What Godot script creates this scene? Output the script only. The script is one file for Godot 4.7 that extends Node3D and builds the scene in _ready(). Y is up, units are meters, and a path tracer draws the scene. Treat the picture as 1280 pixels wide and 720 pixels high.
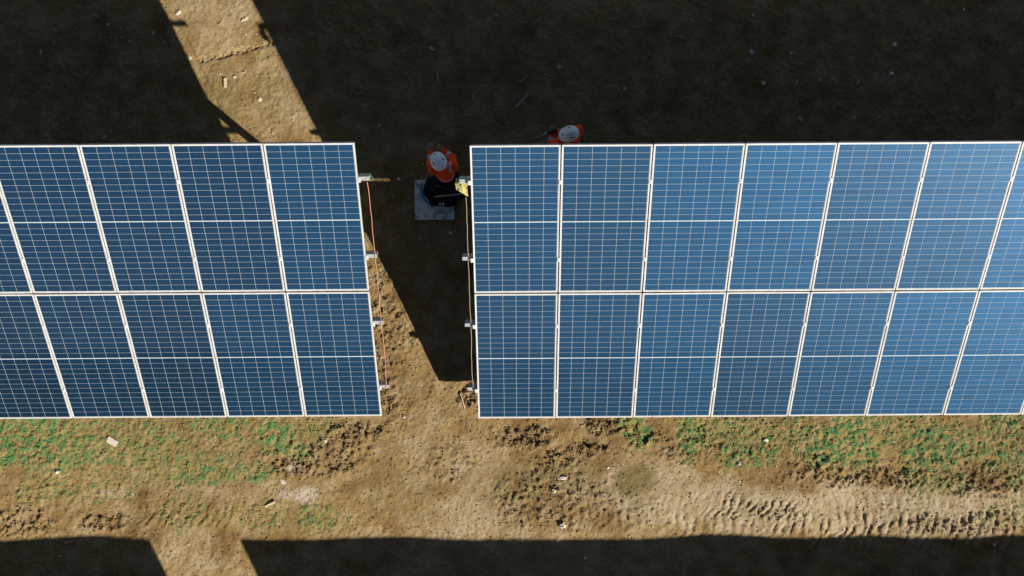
extends Node3D

# A solar farm seen from straight above: two tilted tables of panels, the gap between them, two workers, bare dirt.
const TILT := 0.6091
const PITCH := 1.02
const PANEL_W := 1.005
const PANEL_L := 1.995
const ROW_GAP := 0.02
const PURLIN_V := [0.473, 1.506, 2.49, 3.54]

var M := {}
var noise_low := FastNoiseLite.new()
var noise_mid := FastNoiseLite.new()
var noise_fine := FastNoiseLite.new()
var noise_clod := FastNoiseLite.new()
var noise_patch := FastNoiseLite.new()
var taken := {}
var rng := RandomNumberGenerator.new()

# ---------------------------------------------------------------- helpers
func numbered(called: String) -> String:
	if not taken.has(called):
		taken[called] = 0
		return called
	taken[called] += 1
	return "%s_%03d" % [called, taken[called]]

func tag(o: Node, label := "", category := "", group := "", kind := "") -> Node:
	if label: o.set_meta("label", label)
	if category: o.set_meta("category", category)
	if group: o.set_meta("group", group)
	if kind: o.set_meta("kind", kind)
	return o

func base(called: String, at: Vector3, turn := 0.0) -> Node3D:
	var n := Node3D.new()
	n.name = numbered(called)
	add_child(n)
	n.position = at
	n.rotation.y = turn
	return n

func part(called: String, mesh: Mesh, m: Material, parent: Node, xf := Transform3D()) -> MeshInstance3D:
	var o := MeshInstance3D.new()
	o.name = called if parent != self else numbered(called)
	o.mesh = mesh
	if m: o.material_override = m
	o.transform = xf
	parent.add_child(o, true)
	return o

func lin(r: float, g: float, b: float) -> Color:
	return Color(r, g, b).linear_to_srgb()

func mat(c: Color, rough := 0.8, metal := 0.0, spec := 0.5) -> StandardMaterial3D:
	var m := StandardMaterial3D.new()
	m.albedo_color = c
	m.roughness = rough
	m.metallic = metal
	m.metallic_specular = spec
	return m

func noise(seed_: int, freq: float, octaves := 3, type := FastNoiseLite.TYPE_SIMPLEX_SMOOTH) -> FastNoiseLite:
	var n := FastNoiseLite.new()
	n.seed = seed_
	n.frequency = freq
	n.noise_type = type
	n.fractal_octaves = octaves
	return n

func noise_tex(seed_: int, freq: float, octaves: int, ramp: Array, size := 512) -> ImageTexture:
	var im := noise(seed_, freq, octaves).get_seamless_image(size, size)
	var out := Image.create(size, size, false, Image.FORMAT_RGB8)
	for y in size:
		for x in size:
			var v := im.get_pixel(x, y).r
			var c: Color = ramp[0].lerp(ramp[1], v) if ramp.size() == 2 else (ramp[0].lerp(ramp[1], v * 2.0) if v < 0.5 else ramp[1].lerp(ramp[2], v * 2.0 - 1.0))
			out.set_pixel(x, y, c)
	return ImageTexture.create_from_image(out)

func world_map(m: StandardMaterial3D, tex: Texture2D, scale_: float) -> void:
	m.albedo_texture = tex
	m.uv1_triplanar = true
	m.uv1_world_triplanar = true
	m.uv1_scale = Vector3.ONE * scale_

# a box with bevelled long edges would be wasted at this size, so corners are plain
func add_box(st: SurfaceTool, c: Vector3, s: Vector3, b := Basis()) -> void:
	var h := s * 0.5
	for f in [[Vector3(1, 0, 0), Vector3(0, 1, 0), Vector3(0, 0, 1)], [Vector3(0, 1, 0), Vector3(0, 0, 1), Vector3(1, 0, 0)], [Vector3(0, 0, 1), Vector3(1, 0, 0), Vector3(0, 1, 0)]]:
		for sg in [1.0, -1.0]:
			var n: Vector3 = f[0] * sg
			var u: Vector3 = f[1]
			var v: Vector3 = f[2] * sg
			var q := []
			for k in [[-1, -1], [1, -1], [1, 1], [-1, 1]]:
				q.append(c + b * ((n + u * k[0] + v * k[1]) * h))
			st.set_normal(b * n)
			for k in [0, 2, 1, 0, 3, 2]:
				st.set_uv([Vector2(0, 0), Vector2(1, 0), Vector2(1, 1), Vector2(0, 1)][k])
				st.add_vertex(q[k])

func box_mesh(boxes: Array) -> ArrayMesh:
	var st := SurfaceTool.new()
	st.begin(Mesh.PRIMITIVE_TRIANGLES)
	for bx in boxes:
		st.set_color(bx[3] if bx.size() > 3 else Color.WHITE)
		add_box(st, bx[0], bx[1], bx[2] if bx.size() > 2 else Basis())
	return st.commit()

func tube_mesh(pts: Array, radii, sides := 8) -> ArrayMesh:
	var st := SurfaceTool.new()
	st.begin(Mesh.PRIMITIVE_TRIANGLES)
	var rings := []
	var up := Vector3(0.13, 0.97, 0.21).normalized()
	for i in pts.size():
		var d: Vector3 = (pts[mini(i + 1, pts.size() - 1)] - pts[maxi(i - 1, 0)]).normalized()
		var a := d.cross(up).normalized()
		if a.length() < 0.1: a = d.cross(Vector3.RIGHT).normalized()
		var b := d.cross(a)
		var r: float = radii[i] if radii is Array else radii
		var ring := []
		for k in sides:
			var t := TAU * k / sides
			ring.append([pts[i] + (a * cos(t) + b * sin(t)) * r, a * cos(t) + b * sin(t)])
		rings.append(ring)
	for i in pts.size() - 1:
		for k in sides:
			var k2 := (k + 1) % sides
			for v in [rings[i][k], rings[i + 1][k], rings[i][k2], rings[i][k2], rings[i + 1][k], rings[i + 1][k2]]:
				st.set_normal(v[1])
				st.add_vertex(v[0])
	for e in [0, pts.size() - 1]:
		var c: Vector3 = pts[e]
		for k in sides:
			var k2 := (k + 1) % sides
			var n: Vector3 = (pts[1] - pts[0]).normalized() * (-1.0 if e == 0 else 1.0)
			for v in ([c, rings[e][k][0], rings[e][k2][0]] if e == 0 else [c, rings[e][k2][0], rings[e][k][0]]):
				st.set_normal(n)
				st.add_vertex(v)
	return st.commit()

# smooth surface through fn(u, v) on an nu x nv grid; with a thickness it gets a second side
func sheet_mesh(fn: Callable, nu: int, nv: int, thick := 0.0) -> ArrayMesh:
	var P := []
	for j in nv + 1:
		for i in nu + 1:
			P.append(fn.call(float(i) / nu, float(j) / nv))
	var N := []
	for j in nv + 1:
		for i in nu + 1:
			var du: Vector3 = P[j * (nu + 1) + mini(i + 1, nu)] - P[j * (nu + 1) + maxi(i - 1, 0)]
			var dv: Vector3 = P[mini(j + 1, nv) * (nu + 1) + i] - P[maxi(j - 1, 0) * (nu + 1) + i]
			var n := dv.cross(du)
			N.append(n.normalized() if n.length() > 1e-9 else Vector3.UP)
	var st := SurfaceTool.new()
	st.begin(Mesh.PRIMITIVE_TRIANGLES)
	for side in ([0, 1] if thick > 0.0 else [0]):
		for j in nv:
			for i in nu:
				var a := j * (nu + 1) + i
				var q := [a, a + 1, a + nu + 2, a, a + nu + 2, a + nu + 1]
				if side == 1: q.reverse()
				for k in q:
					st.set_normal(N[k] * (1.0 if side == 0 else -1.0))
					st.add_vertex(P[k] - N[k] * thick * side)
	if thick > 0.0:
		var rim := []
		for i in nu: rim.append([i, i + 1])
		for j in nv: rim.append([j * (nu + 1) + nu, (j + 1) * (nu + 1) + nu])
		for i in nu: rim.append([nv * (nu + 1) + nu - i, nv * (nu + 1) + nu - i - 1])
		for j in nv: rim.append([(nv - j) * (nu + 1), (nv - j - 1) * (nu + 1)])
		for e in rim:
			var a: Vector3 = P[e[0]]
			var b: Vector3 = P[e[1]]
			var a2: Vector3 = a - N[e[0]] * thick
			var b2: Vector3 = b - N[e[1]] * thick
			st.set_normal(-(b - a).cross(N[e[0]]).normalized())
			for v in [a, b2, b, a, a2, b2]: st.add_vertex(v)
	return st.commit()

func stone_mesh(seed_: int, squash := 0.6, rough := 0.35, subdiv := 1) -> ArrayMesh:
	var n := noise(seed_, 0.9, 2)
	var t := (1.0 + sqrt(5.0)) / 2.0
	var v := [Vector3(-1, t, 0), Vector3(1, t, 0), Vector3(-1, -t, 0), Vector3(1, -t, 0), Vector3(0, -1, t), Vector3(0, 1, t), Vector3(0, -1, -t), Vector3(0, 1, -t), Vector3(t, 0, -1), Vector3(t, 0, 1), Vector3(-t, 0, -1), Vector3(-t, 0, 1)]
	var f := [[0, 11, 5], [0, 5, 1], [0, 1, 7], [0, 7, 10], [0, 10, 11], [1, 5, 9], [5, 11, 4], [11, 10, 2], [10, 7, 6], [7, 1, 8], [3, 9, 4], [3, 4, 2], [3, 2, 6], [3, 6, 8], [3, 8, 9], [4, 9, 5], [2, 4, 11], [6, 2, 10], [8, 6, 7], [9, 8, 1]]
	var tris := []
	for q in f: tris.append([v[q[0]].normalized(), v[q[1]].normalized(), v[q[2]].normalized()])
	for s in subdiv:
		var nt := []
		for q in tris:
			var ab: Vector3 = (q[0] + q[1]).normalized()
			var bc: Vector3 = (q[1] + q[2]).normalized()
			var ca: Vector3 = (q[2] + q[0]).normalized()
			nt.append_array([[q[0], ab, ca], [ab, q[1], bc], [ca, bc, q[2]], [ab, bc, ca]])
		tris = nt
	var st := SurfaceTool.new()
	st.begin(Mesh.PRIMITIVE_TRIANGLES)
	for q in tris:
		var w := []
		for p in q:
			var r := 1.0 + rough * n.get_noise_3dv(p * 1.4 + Vector3(seed_, 0, 0)) * 2.0
			w.append(Vector3(p.x * r, p.y * r * squash, p.z * r * 0.85))
		st.set_normal((w[2] - w[0]).cross(w[1] - w[0]).normalized() * -1.0)
		for p in [w[0], w[2], w[1]]: st.add_vertex(p)
	return st.commit()

# ---------------------------------------------------------------- ground
# [centre, half size, strength] in metres on the ground
const GREEN := [[-6.622, 2.063, 0.760, 0.488, 1.00], [-5.916, 2.225, 0.434, 0.380, 0.80], [-6.296, 2.714, 0.651, 0.271, 0.45], [-5.536, 2.008, 1.303, 0.326, 0.55], [-4.776, 2.171, 0.977, 0.380, 0.60], [-4.017, 1.900, 0.760, 0.271, 0.70], [-3.202, 2.008, 0.488, 0.271, 0.95], [-3.854, 2.497, 0.760, 0.195, 0.70], [-2.877, 2.204, 0.195, 0.130, 0.90], [-3.474, 1.954, 1.303, 0.271, 0.50], [-5.319, 2.605, 0.868, 0.326, 0.35], [-2.660, 3.148, 0.434, 0.239, 0.60], [-4.342, 3.040, 0.651, 0.271, 0.30], [-3.365, 3.148, 0.543, 0.271, 0.30], [1.737, 1.954, 0.434, 0.239, 0.90], [2.410, 2.008, 0.195, 0.347, 1.00], [2.985, 2.258, 0.326, 0.217, 0.90], [3.365, 2.008, 1.411, 0.369, 0.60], [3.474, 2.280, 0.326, 0.152, 0.70], [4.505, 2.171, 0.488, 0.369, 1.00], [4.017, 2.008, 0.543, 0.271, 0.60], [5.699, 2.225, 0.543, 0.369, 1.00], [5.319, 1.954, 1.628, 0.326, 0.65], [6.513, 2.171, 0.760, 0.543, 0.65], [6.785, 1.845, 0.434, 0.271, 0.80], [5.862, 2.605, 0.651, 0.195, 0.60], [6.730, 3.040, 0.434, 0.217, 0.35], [5.862, -2.280, 0.760, 0.271, 0.50], [-2.388, -3.474, 0.543, 0.543, 0.35], [-3.419, -3.148, 0.130, 0.087, 0.60], [-3.365, -2.660, 0.271, 0.434, 0.25], [-4.722, -2.280, 0.326, 0.217, 0.40]]
const CLOD := [[0.163, 2.008, 0.488, 0.217, 1.00], [1.303, 1.900, 0.380, 0.217, 1.00], [1.086, 2.193, 0.488, 0.152, 1.00], [1.845, 2.041, 0.488, 0.152, 0.80], [0.651, 2.334, 0.434, 0.130, 0.70], [-2.605, 2.388, 0.543, 0.239, 0.70], [-2.985, 2.442, 0.326, 0.174, 0.90], [-2.388, 2.171, 0.543, 0.271, 0.60], [-2.084, 1.954, 0.380, 0.152, 0.90], [-1.683, 0.760, 0.304, 1.031, 0.70], [-1.791, -0.109, 0.195, 0.326, 0.50], [-0.543, 1.465, 0.195, 0.174, 1.00], [0.543, 2.877, 0.977, 0.434, 0.50], [1.303, 3.040, 0.651, 0.326, 0.30], [-6.622, 3.148, 0.651, 0.239, 0.60], [-5.428, 3.202, 0.434, 0.130, 0.70], [-6.296, 2.822, 0.651, 0.326, 0.30], [4.125, 2.497, 0.651, 0.239, 0.60], [5.102, 2.584, 0.651, 0.152, 0.80], [6.350, 2.605, 0.543, 0.271, 0.70], [2.497, 2.171, 0.651, 0.239, 0.45], [-0.868, 2.388, 0.434, 0.434, 0.35], [-3.257, 2.280, 0.434, 0.163, 0.40], [5.970, 3.213, 0.977, 0.174, 0.60], [3.474, 3.040, 0.434, 0.130, 0.40]]
const SAND := [[3.908, 2.985, 3.040, 0.391, 0.90], [1.737, 2.714, 1.194, 0.434, 0.60], [-0.597, 3.094, 0.651, 0.434, 0.60], [-0.543, 2.442, 0.488, 0.543, 0.35], [-1.194, 2.171, 0.380, 0.651, 0.25], [5.862, 3.040, 1.303, 0.434, 0.95], [2.280, 2.605, 0.543, 0.195, 0.70], [-3.691, 2.714, 1.086, 0.174, 0.20], [-4.017, -3.691, 0.651, 0.651, 0.35], [-3.148, -2.714, 0.434, 0.977, 0.25], [0.000, 3.582, 3.257, 0.434, 0.30], [-4.342, 3.582, 0.651, 0.434, 0.25]]
const ASH := [[-2.844, 2.801, 0.217, 0.109, 0.90], [-3.007, 2.442, 0.109, 0.076, 0.70], [-5.232, 2.790, 0.239, 0.076, 0.40]]
const HUMUS := [[1.650, 2.605, 0.347, 0.239, 1.00], [0.217, 2.605, 0.543, 0.380, 0.50], [0.977, 2.497, 0.434, 0.271, 0.50], [-3.962, -2.605, 0.434, 0.651, 0.40], [-1.520, 2.822, 0.543, 0.434, 0.30]]
# [x from, x to, z centre, half width, lug pitch, slant, depth]
const TRACKS := [[3.419, 7.165, 3.181, 0.163, 0.1194, 0.10, 0.0210], [2.714, 3.908, 3.007, 0.119, 0.1086, 0.75, 0.0220], [-5.156, -3.474, 3.105, 0.141, 0.1194, 0.50, 0.0130], [-7.056, -6.350, 3.213, 0.195, 0.1303, 0.80, 0.0130], [0.651, 3.908, 3.148, 0.130, 0.1303, 0.10, 0.0070], [4.017, 7.056, 2.888, 0.109, 0.1411, -0.20, 0.0090], [2.063, 3.474, 3.257, 0.141, 0.1303, 0.15, 0.0090], [3.908, 7.165, 3.430, 0.141, 0.1303, 0.35, 0.0140], [-4.885, -3.691, 3.582, 0.261, 0.1520, 0.30, 0.0050], [2.063, 3.257, 2.888, 0.109, 0.1194, 0.50, 0.0090], [-1.520, 0.651, 3.343, 0.152, 0.1737, -0.40, 0.0050], [-3.365, -1.737, 3.170, 0.174, 0.1411, 0.40, 0.0050]]

func patch(list: Array, x: float, z: float, n: float) -> float:
	var best := 0.0
	for e in list:
		var dx: float = (x - e[0]) / e[2]
		if absf(dx) > 1.6: continue
		var dz: float = (z - e[1]) / e[3]
		if absf(dz) > 1.6: continue
		var r := sqrt(dx * dx + dz * dz) + n
		var w: float = e[4] * smoothstep(1.1, 0.55, r)
		if w > best: best = w
	return best

func tread(x: float, z: float, nm: float) -> float:
	var h := 0.0
	for t in TRACKS:
		var dz: float = (z - t[2]) + nm * 0.05
		if absf(dz) > t[3] * 1.3 or x < t[0] - 0.4 or x > t[1] + 0.4: continue
		var env: float = smoothstep(t[3] * 1.25, t[3] * 0.75, absf(dz)) * smoothstep(t[0] - 0.35, t[0] + 0.3, x) * smoothstep(t[1] + 0.35, t[1] - 0.3, x)
		env *= clampf(0.75 + nm * 1.4 + noise_patch.get_noise_2d(x * 2.2 + 50.0, z * 2.2) * 1.2, 0.0, 1.2)
		var u: float = (x + dz * t[5] + dz * dz * 1.5 + nm * 0.035) / t[4]
		var p := 0.5 + 0.5 * cos(u * TAU)
		h += t[6] * env * (0.15 - 1.25 * pow(p, 6.0) + 0.25 * pow(1.0 - p, 4.0))
	return h

var ground_tint := Color()

func ground_height(x: float, z: float, tint := false) -> float:
	var low := noise_low.get_noise_2d(x, z) * 0.06
	var np := noise_patch.get_noise_2d(x, z)
	var nm := noise_mid.get_noise_2d(x, z)
	if absf(x) > 9.0 or absf(z) > 6.0 or (z > -1.2 and z < 1.35 and (x < -2.9 or x > 0.5)):
		ground_tint = Color(0.185, 0.128, 0.060)
		return low + nm * 0.01
	var c := patch(CLOD, x, z, np * 0.6)
	var s := patch(SAND, x, z, np * 0.5)
	var g := patch(GREEN, x, z, np * 0.7)
	var f := noise_fine.get_noise_2d(x, z)
	var f2 := noise_fine.get_noise_2d(x * 2.7 + 31.0, z * 2.7)
	var h := low
	h += nm * (0.010 + 0.022 * c + 0.008 * g) * (1.0 - 0.5 * s)
	h += f * (0.0060 + 0.014 * c + 0.010 * g)
	h += f2 * (0.0030 + 0.007 * c + 0.004 * g)
	var cl := noise_clod.get_noise_2d(x, z)
	h += maxf(0.0, -cl - 0.55) * (0.012 + 0.09 * c + 0.02 * g)
	if z > 2.2: h += tread(x, z, nm)
	# a kicked-up line of crumbs across the sunny strip north of the tables
	var ln := absf((z + 3.13) + (x + 4.08) * 0.235 + 0.02 * nm)
	if ln < 0.05 and x > -4.3 and x < -3.2: h -= 0.035 * smoothstep(0.05, 0.015, ln) * clampf(0.4 + f * 2.5, 0.0, 1.0)
	if not tint: return h
	var nt := noise_mid.get_noise_2d(x * 0.6 + 40.0, z * 0.6)
	var nf := f2
	var col := Color(0.218, 0.152, 0.068)
	col = col.lerp(Color(0.272, 0.208, 0.116), clampf(0.25 + nt * 1.5, 0.0, 1.0))
	col = col.lerp(Color(0.125, 0.072, 0.028), clampf(np * 1.2 - 0.05, 0.0, 0.7))
	col = col.lerp(Color(0.325, 0.272, 0.190), clampf(s * (0.85 + 0.5 * nt), 0.0, 1.0))
	col = col.lerp(Color(0.105, 0.075, 0.046), clampf(c * (0.45 + nf * 1.2), 0.0, 0.9))
	col = col.lerp(Color(0.195, 0.170, 0.066), clampf(g * (0.75 + nf), 0.0, 0.9))
	var u := patch(HUMUS, x, z, np * 0.5)
	col = col.lerp(Color(0.120, 0.098, 0.036), clampf(u * (0.8 + nf), 0.0, 0.9))
	var a := patch(ASH, x, z, np * 1.4 + nf * 0.7)
	col = col.lerp(Color(0.40, 0.36, 0.31), clampf(a * 0.75, 0.0, 0.8))
	var k := 1.0 + nf * 0.30
	ground_tint = Color(col.r * k, col.g * k, col.b * k)
	return h

func axis(inner: float, step: float, outer: float) -> PackedFloat32Array:
	var half := PackedFloat32Array()
	var x := 0.0
	var d := step
	while x < outer:
		half.append(x)
		if x >= inner: d *= 1.25
		x += d
	half.append(outer)
	var out := PackedFloat32Array()
	for i in range(half.size() - 1, 0, -1): out.append(-half[i])
	out.append_array(half)
	return out

func build_ground() -> void:
	var xs := axis(7.4, 0.0165, 160.0)
	var zs := axis(4.3, 0.0165, 160.0)
	var nx := xs.size()
	var nz := zs.size()
	var P := PackedVector3Array()
	var N := PackedVector3Array()
	var C := PackedColorArray()
	P.resize(nx * nz); N.resize(nx * nz); C.resize(nx * nz)
	for j in nz:
		var z := zs[j]
		for i in nx:
			var x := xs[i]
			P[j * nx + i] = Vector3(x, ground_height(x, z, true), z)
			C[j * nx + i] = ground_tint
	for j in nz:
		for i in nx:
			var a := P[j * nx + maxi(i - 1, 0)]
			var b := P[j * nx + mini(i + 1, nx - 1)]
			var c := P[maxi(j - 1, 0) * nx + i]
			var d := P[mini(j + 1, nz - 1) * nx + i]
			N[j * nx + i] = (d - c).cross(b - a).normalized()
	var I := PackedInt32Array()
	I.resize((nx - 1) * (nz - 1) * 6)
	var w := 0
	for j in nz - 1:
		for i in nx - 1:
			var a := j * nx + i
			I[w] = a; I[w + 1] = a + 1; I[w + 2] = a + nx + 1
			I[w + 3] = a; I[w + 4] = a + nx + 1; I[w + 5] = a + nx
			w += 6
	var arr := []
	arr.resize(Mesh.ARRAY_MAX)
	arr[Mesh.ARRAY_VERTEX] = P
	arr[Mesh.ARRAY_NORMAL] = N
	arr[Mesh.ARRAY_COLOR] = C
	arr[Mesh.ARRAY_INDEX] = I
	var me := ArrayMesh.new()
	me.add_surface_from_arrays(Mesh.PRIMITIVE_TRIANGLES, arr)
	var g := part("ground", me, M.soil, self)
	tag(g, "bare brown dirt with tyre marks and green weeds between the panel rows", "ground", "", "structure")

func scatter(called: String, mesh: Mesh, m: Material, list: Array) -> MultiMeshInstance3D:
	var mm := MultiMesh.new()
	mm.transform_format = MultiMesh.TRANSFORM_3D
	mm.use_colors = true
	mm.mesh = mesh
	mm.instance_count = list.size()
	for i in list.size():
		mm.set_instance_transform(i, list[i][0])
		mm.set_instance_color(i, list[i][1])
	var o := MultiMeshInstance3D.new()
	o.name = called
	o.multimesh = mm
	o.material_override = m
	add_child(o)
	return o

func tuft_mesh(seed_: int, leaves: int, length: float, width: float, lift: float) -> ArrayMesh:
	var r := RandomNumberGenerator.new()
	r.seed = seed_
	var st := SurfaceTool.new()
	st.begin(Mesh.PRIMITIVE_TRIANGLES)
	for k in leaves:
		var a := TAU * k / leaves + r.randf_range(-0.5, 0.5)
		var d := Vector3(cos(a), 0, sin(a))
		var s := Vector3(-d.z, 0, d.x)
		var l := length * r.randf_range(0.6, 1.1)
		var hgt := lift * r.randf_range(0.5, 1.2)
		var p0 := d * l * 0.08
		var p1 := d * l * 0.55 + Vector3.UP * hgt
		var p2 := d * l + Vector3.UP * hgt * 0.75
		var w := width * r.randf_range(0.7, 1.2)
		var q := [p0 - s * w * 0.3, p0 + s * w * 0.3, p1 + s * w, p1 - s * w, p2]
		for t in [[0, 2, 1], [0, 3, 2], [3, 4, 2]]:
			var n: Vector3 = (q[t[2]] - q[t[0]]).cross(q[t[1]] - q[t[0]]).normalized()
			if n.y < 0:
				n = -n
				t = [t[0], t[2], t[1]]
			st.set_normal(n)
			for e in t: st.add_vertex(q[e])
	return st.commit()

func in_gap_or_open(x: float, z: float) -> bool:
	# ground that the tables do not hide
	if z < -1.45 or z > 1.55: return true
	return x > -2.5 and x < 0.2

func build_cover() -> void:
	# weeds in the green patches
	var weeds := [[], []]
	var n := 0
	while n < 190000:
		var x := rng.randf_range(-7.6, 7.6)
		var z := rng.randf_range(1.6, 3.9)
		if rng.randf() < 0.06: z = rng.randf_range(-4.3, -1.5)
		n += 1
		var np := noise_patch.get_noise_2d(x, z)
		var g := patch(GREEN, x, z, np * 0.75)
		var nf := noise_mid.get_noise_2d(x * 1.7 + 90.0, z * 1.7)
		if rng.randf() > g * clampf(0.38 + nf * 2.1, 0.03, 1.15): continue
		var s := rng.randf_range(0.5, 1.3)
		var b := Basis(Vector3.UP, rng.randf() * TAU).rotated(Vector3(rng.randf_range(-1, 1), 0, rng.randf_range(-1, 1)).normalized(), rng.randf_range(0, 0.35)).scaled(Vector3.ONE * s)
		var c := Color(0.105, 0.265, 0.090).lerp(Color(0.255, 0.240, 0.090), clampf(rng.randf() * 1.0 + 0.28 - nf * 1.6 - (g - 0.65) * 1.9, 0.0, 1.0))
		if rng.randf() < 0.12: c = Color(0.070, 0.185, 0.085)
		weeds[n % 2].append([Transform3D(b, Vector3(x, ground_height(x, z) - 0.003, z)), c])
	for k in 2:
		var o := scatter(["weed_cover", "clover_cover"][k], tuft_mesh(3 + k, 6 + k, [0.021, 0.016][k], [0.0034, 0.0046][k], 0.010), M.leaf, weeds[k])
		tag(o, ["low green weeds with narrow leaves growing in the sunny dirt", "low green weeds with round leaves growing in the sunny dirt"][k], "weeds", "", "stuff")
	# dry straw and dead stalks
	var straw := []
	for k in 26000:
		var x := rng.randf_range(-7.6, 7.6)
		var z := rng.randf_range(1.55, 4.3) if rng.randf() < 0.62 else rng.randf_range(-4.3, -1.45)
		if rng.randf() < 0.08:
			x = rng.randf_range(-2.4, 0.1); z = rng.randf_range(-1.5, 1.7)
		var np := noise_patch.get_noise_2d(x, z)
		var g := patch(GREEN, x, z, np * 0.5)
		var s0 := patch(SAND, x, z, np * 0.5)
		if rng.randf() > 0.22 + 0.7 * g - 0.18 * s0: continue
		var b := Basis(Vector3.UP, rng.randf() * TAU).rotated(Vector3(rng.randf_range(-1, 1), 0, rng.randf_range(-1, 1)).normalized(), rng.randf_range(0, 0.3))
		var l := rng.randf_range(0.012, 0.05) * (1.0 if rng.randf() < 0.93 else 1.8)
		b = b.scaled_local(Vector3(rng.randf_range(0.002, 0.0045), rng.randf_range(0.0015, 0.003), l))
		var c := Color(0.20, 0.155, 0.085).lerp(Color(0.11, 0.07, 0.03), rng.randf())
		if rng.randf() < 0.06: c = Color(0.36, 0.30, 0.20)
		straw.append([Transform3D(b, Vector3(x, ground_height(x, z) + 0.003, z)), c])
	tag(scatter("straw_litter", box_mesh([[Vector3.ZERO, Vector3.ONE]]), M.tinted, straw), "scattered bits of dry straw and dead stalks on the dirt", "straw", "", "stuff")
	# crumbs and clods of soil
	var clods := []
	for k in 110000:
		var x := rng.randf_range(-7.6, 7.6)
		var z := rng.randf_range(1.55, 4.3) if rng.randf() < 0.7 else rng.randf_range(-4.3, -1.45)
		if rng.randf() < 0.10:
			x = rng.randf_range(-2.4, 0.1); z = rng.randf_range(-1.5, 1.7)
		var np := noise_patch.get_noise_2d(x, z)
		var c0 := patch(CLOD, x, z, np * 0.6)
		if rng.randf() > 0.22 + 0.75 * c0: continue
		var s := (0.0035 + 0.011 * pow(rng.randf(), 3.0)) * (1.0 + 1.6 * c0 * c0 * rng.randf())
		var b := Basis(Vector3(rng.randf_range(-1, 1), rng.randf_range(-1, 1), rng.randf_range(-1, 1)).normalized(), rng.randf() * TAU).scaled(Vector3.ONE * s)
		var y := ground_height(x, z, true)
		var gc := ground_tint
		var kk := rng.randf_range(0.65, 1.4)
		clods.append([Transform3D(b, Vector3(x, y + s * 0.25, z)), Color(gc.r * kk, gc.g * kk, gc.b * kk)])
	tag(scatter("soil_clods", stone_mesh(5, 0.75, 0.4, 0), M.tinted, clods), "crumbs and small clods of soil strewn over the dirt", "soil", "", "stuff")
	# small pale stones and chips
	var chips := []
	for k in 900:
		var x := rng.randf_range(-7.5, 7.5)
		var z := rng.randf_range(1.55, 4.3) if rng.randf() < 0.35 else rng.randf_range(-4.3, -1.45)
		if rng.randf() < 0.08:
			x = rng.randf_range(-2.2, -0.4); z = rng.randf_range(-1.5, 1.7)
		var s := 0.005 + 0.010 * pow(rng.randf(), 3.0)
		var b := Basis(Vector3.UP, rng.randf() * TAU).scaled(Vector3(s * rng.randf_range(0.8, 1.6), s, s))
		var v := rng.randf_range(0.16, 0.5)
		chips.append([Transform3D(b, Vector3(x, ground_height(x, z) + s * 0.3, z)), Color(v, v * 0.93, v * 0.82)])
	tag(scatter("pale_gravel", stone_mesh(9, 0.6, 0.3, 0), M.tinted, chips), "tiny pale stones and chips scattered over the dirt", "gravel", "", "stuff")

# ---------------------------------------------------------------- solar tables
var panel_mesh: ArrayMesh
var glass_mesh: PlaneMesh
var rail_long: ArrayMesh
var rail_short: ArrayMesh
var cells_mesh: ArrayMesh
var cell_mesh: ArrayMesh
var cell_spots := []
var clamp_mesh: ArrayMesh
var box_under: ArrayMesh

func prepare_panels() -> void:
	panel_mesh = box_mesh([[Vector3(0, -0.0065, 0), Vector3(PANEL_W - 0.012, 0.005, PANEL_L - 0.012)]])
	rail_long = box_mesh([[Vector3(0, -0.002, 0), Vector3(0.0145, 0.004, PANEL_L)], [Vector3(0.00525, -0.0195, 0), Vector3(0.004, 0.031, PANEL_L)], [Vector3(-0.004, -0.0335, 0), Vector3(0.017, 0.003, PANEL_L)]])
	rail_short = box_mesh([[Vector3(0, -0.002, 0), Vector3(PANEL_W - 0.0295, 0.004, 0.0145)], [Vector3(0, -0.0195, 0.00525), Vector3(PANEL_W - 0.0295, 0.031, 0.004)]])
	glass_mesh = PlaneMesh.new()
	glass_mesh.size = Vector2(PANEL_W - 0.029, PANEL_L - 0.029)
	glass_mesh.center_offset = Vector3(0, -0.0012, 0)
	clamp_mesh = box_mesh([[Vector3(0, 0.003, 0), Vector3(0.036, 0.005, 0.055)], [Vector3(0, 0.008, 0), Vector3(0.012, 0.006, 0.012)]])
	box_under = box_mesh([[Vector3(0, -0.02, 0), Vector3(0.08, 0.02, 0.05)]])
	# 6 columns of half cells, 12 rows above and 12 below the middle gap
	var inner_w := PANEL_W - 0.029 - 0.012
	var inner_l := PANEL_L - 0.029 - 0.018
	var gx := 0.0035
	var gz := 0.0029
	var mid := 0.013
	var cw := (inner_w - 5.0 * gx) / 6.0
	var ch := (inner_l - mid - 22.0 * gz) / 24.0
	var size := Vector3(cw, 0.0012, ch)
	cell_spots = []
	var boxes := []
	for half in [-1.0, 1.0]:
		for r in 12:
			for c in 6:
				var x := -inner_w * 0.5 + cw * 0.5 + c * (cw + gx)
				var z: float = half * (mid * 0.5 + ch * 0.5 + r * (ch + gz))
				cell_spots.append(Vector3(x, -0.0035, z))
				var tone := rng.randf_range(0.86, 1.14)
				boxes.append([Vector3(x, -0.0035, z), size, Basis(), Color(tone, tone, tone)])
	cells_mesh = box_mesh(boxes)
	cell_mesh = box_mesh([[Vector3.ZERO, size]])

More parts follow.
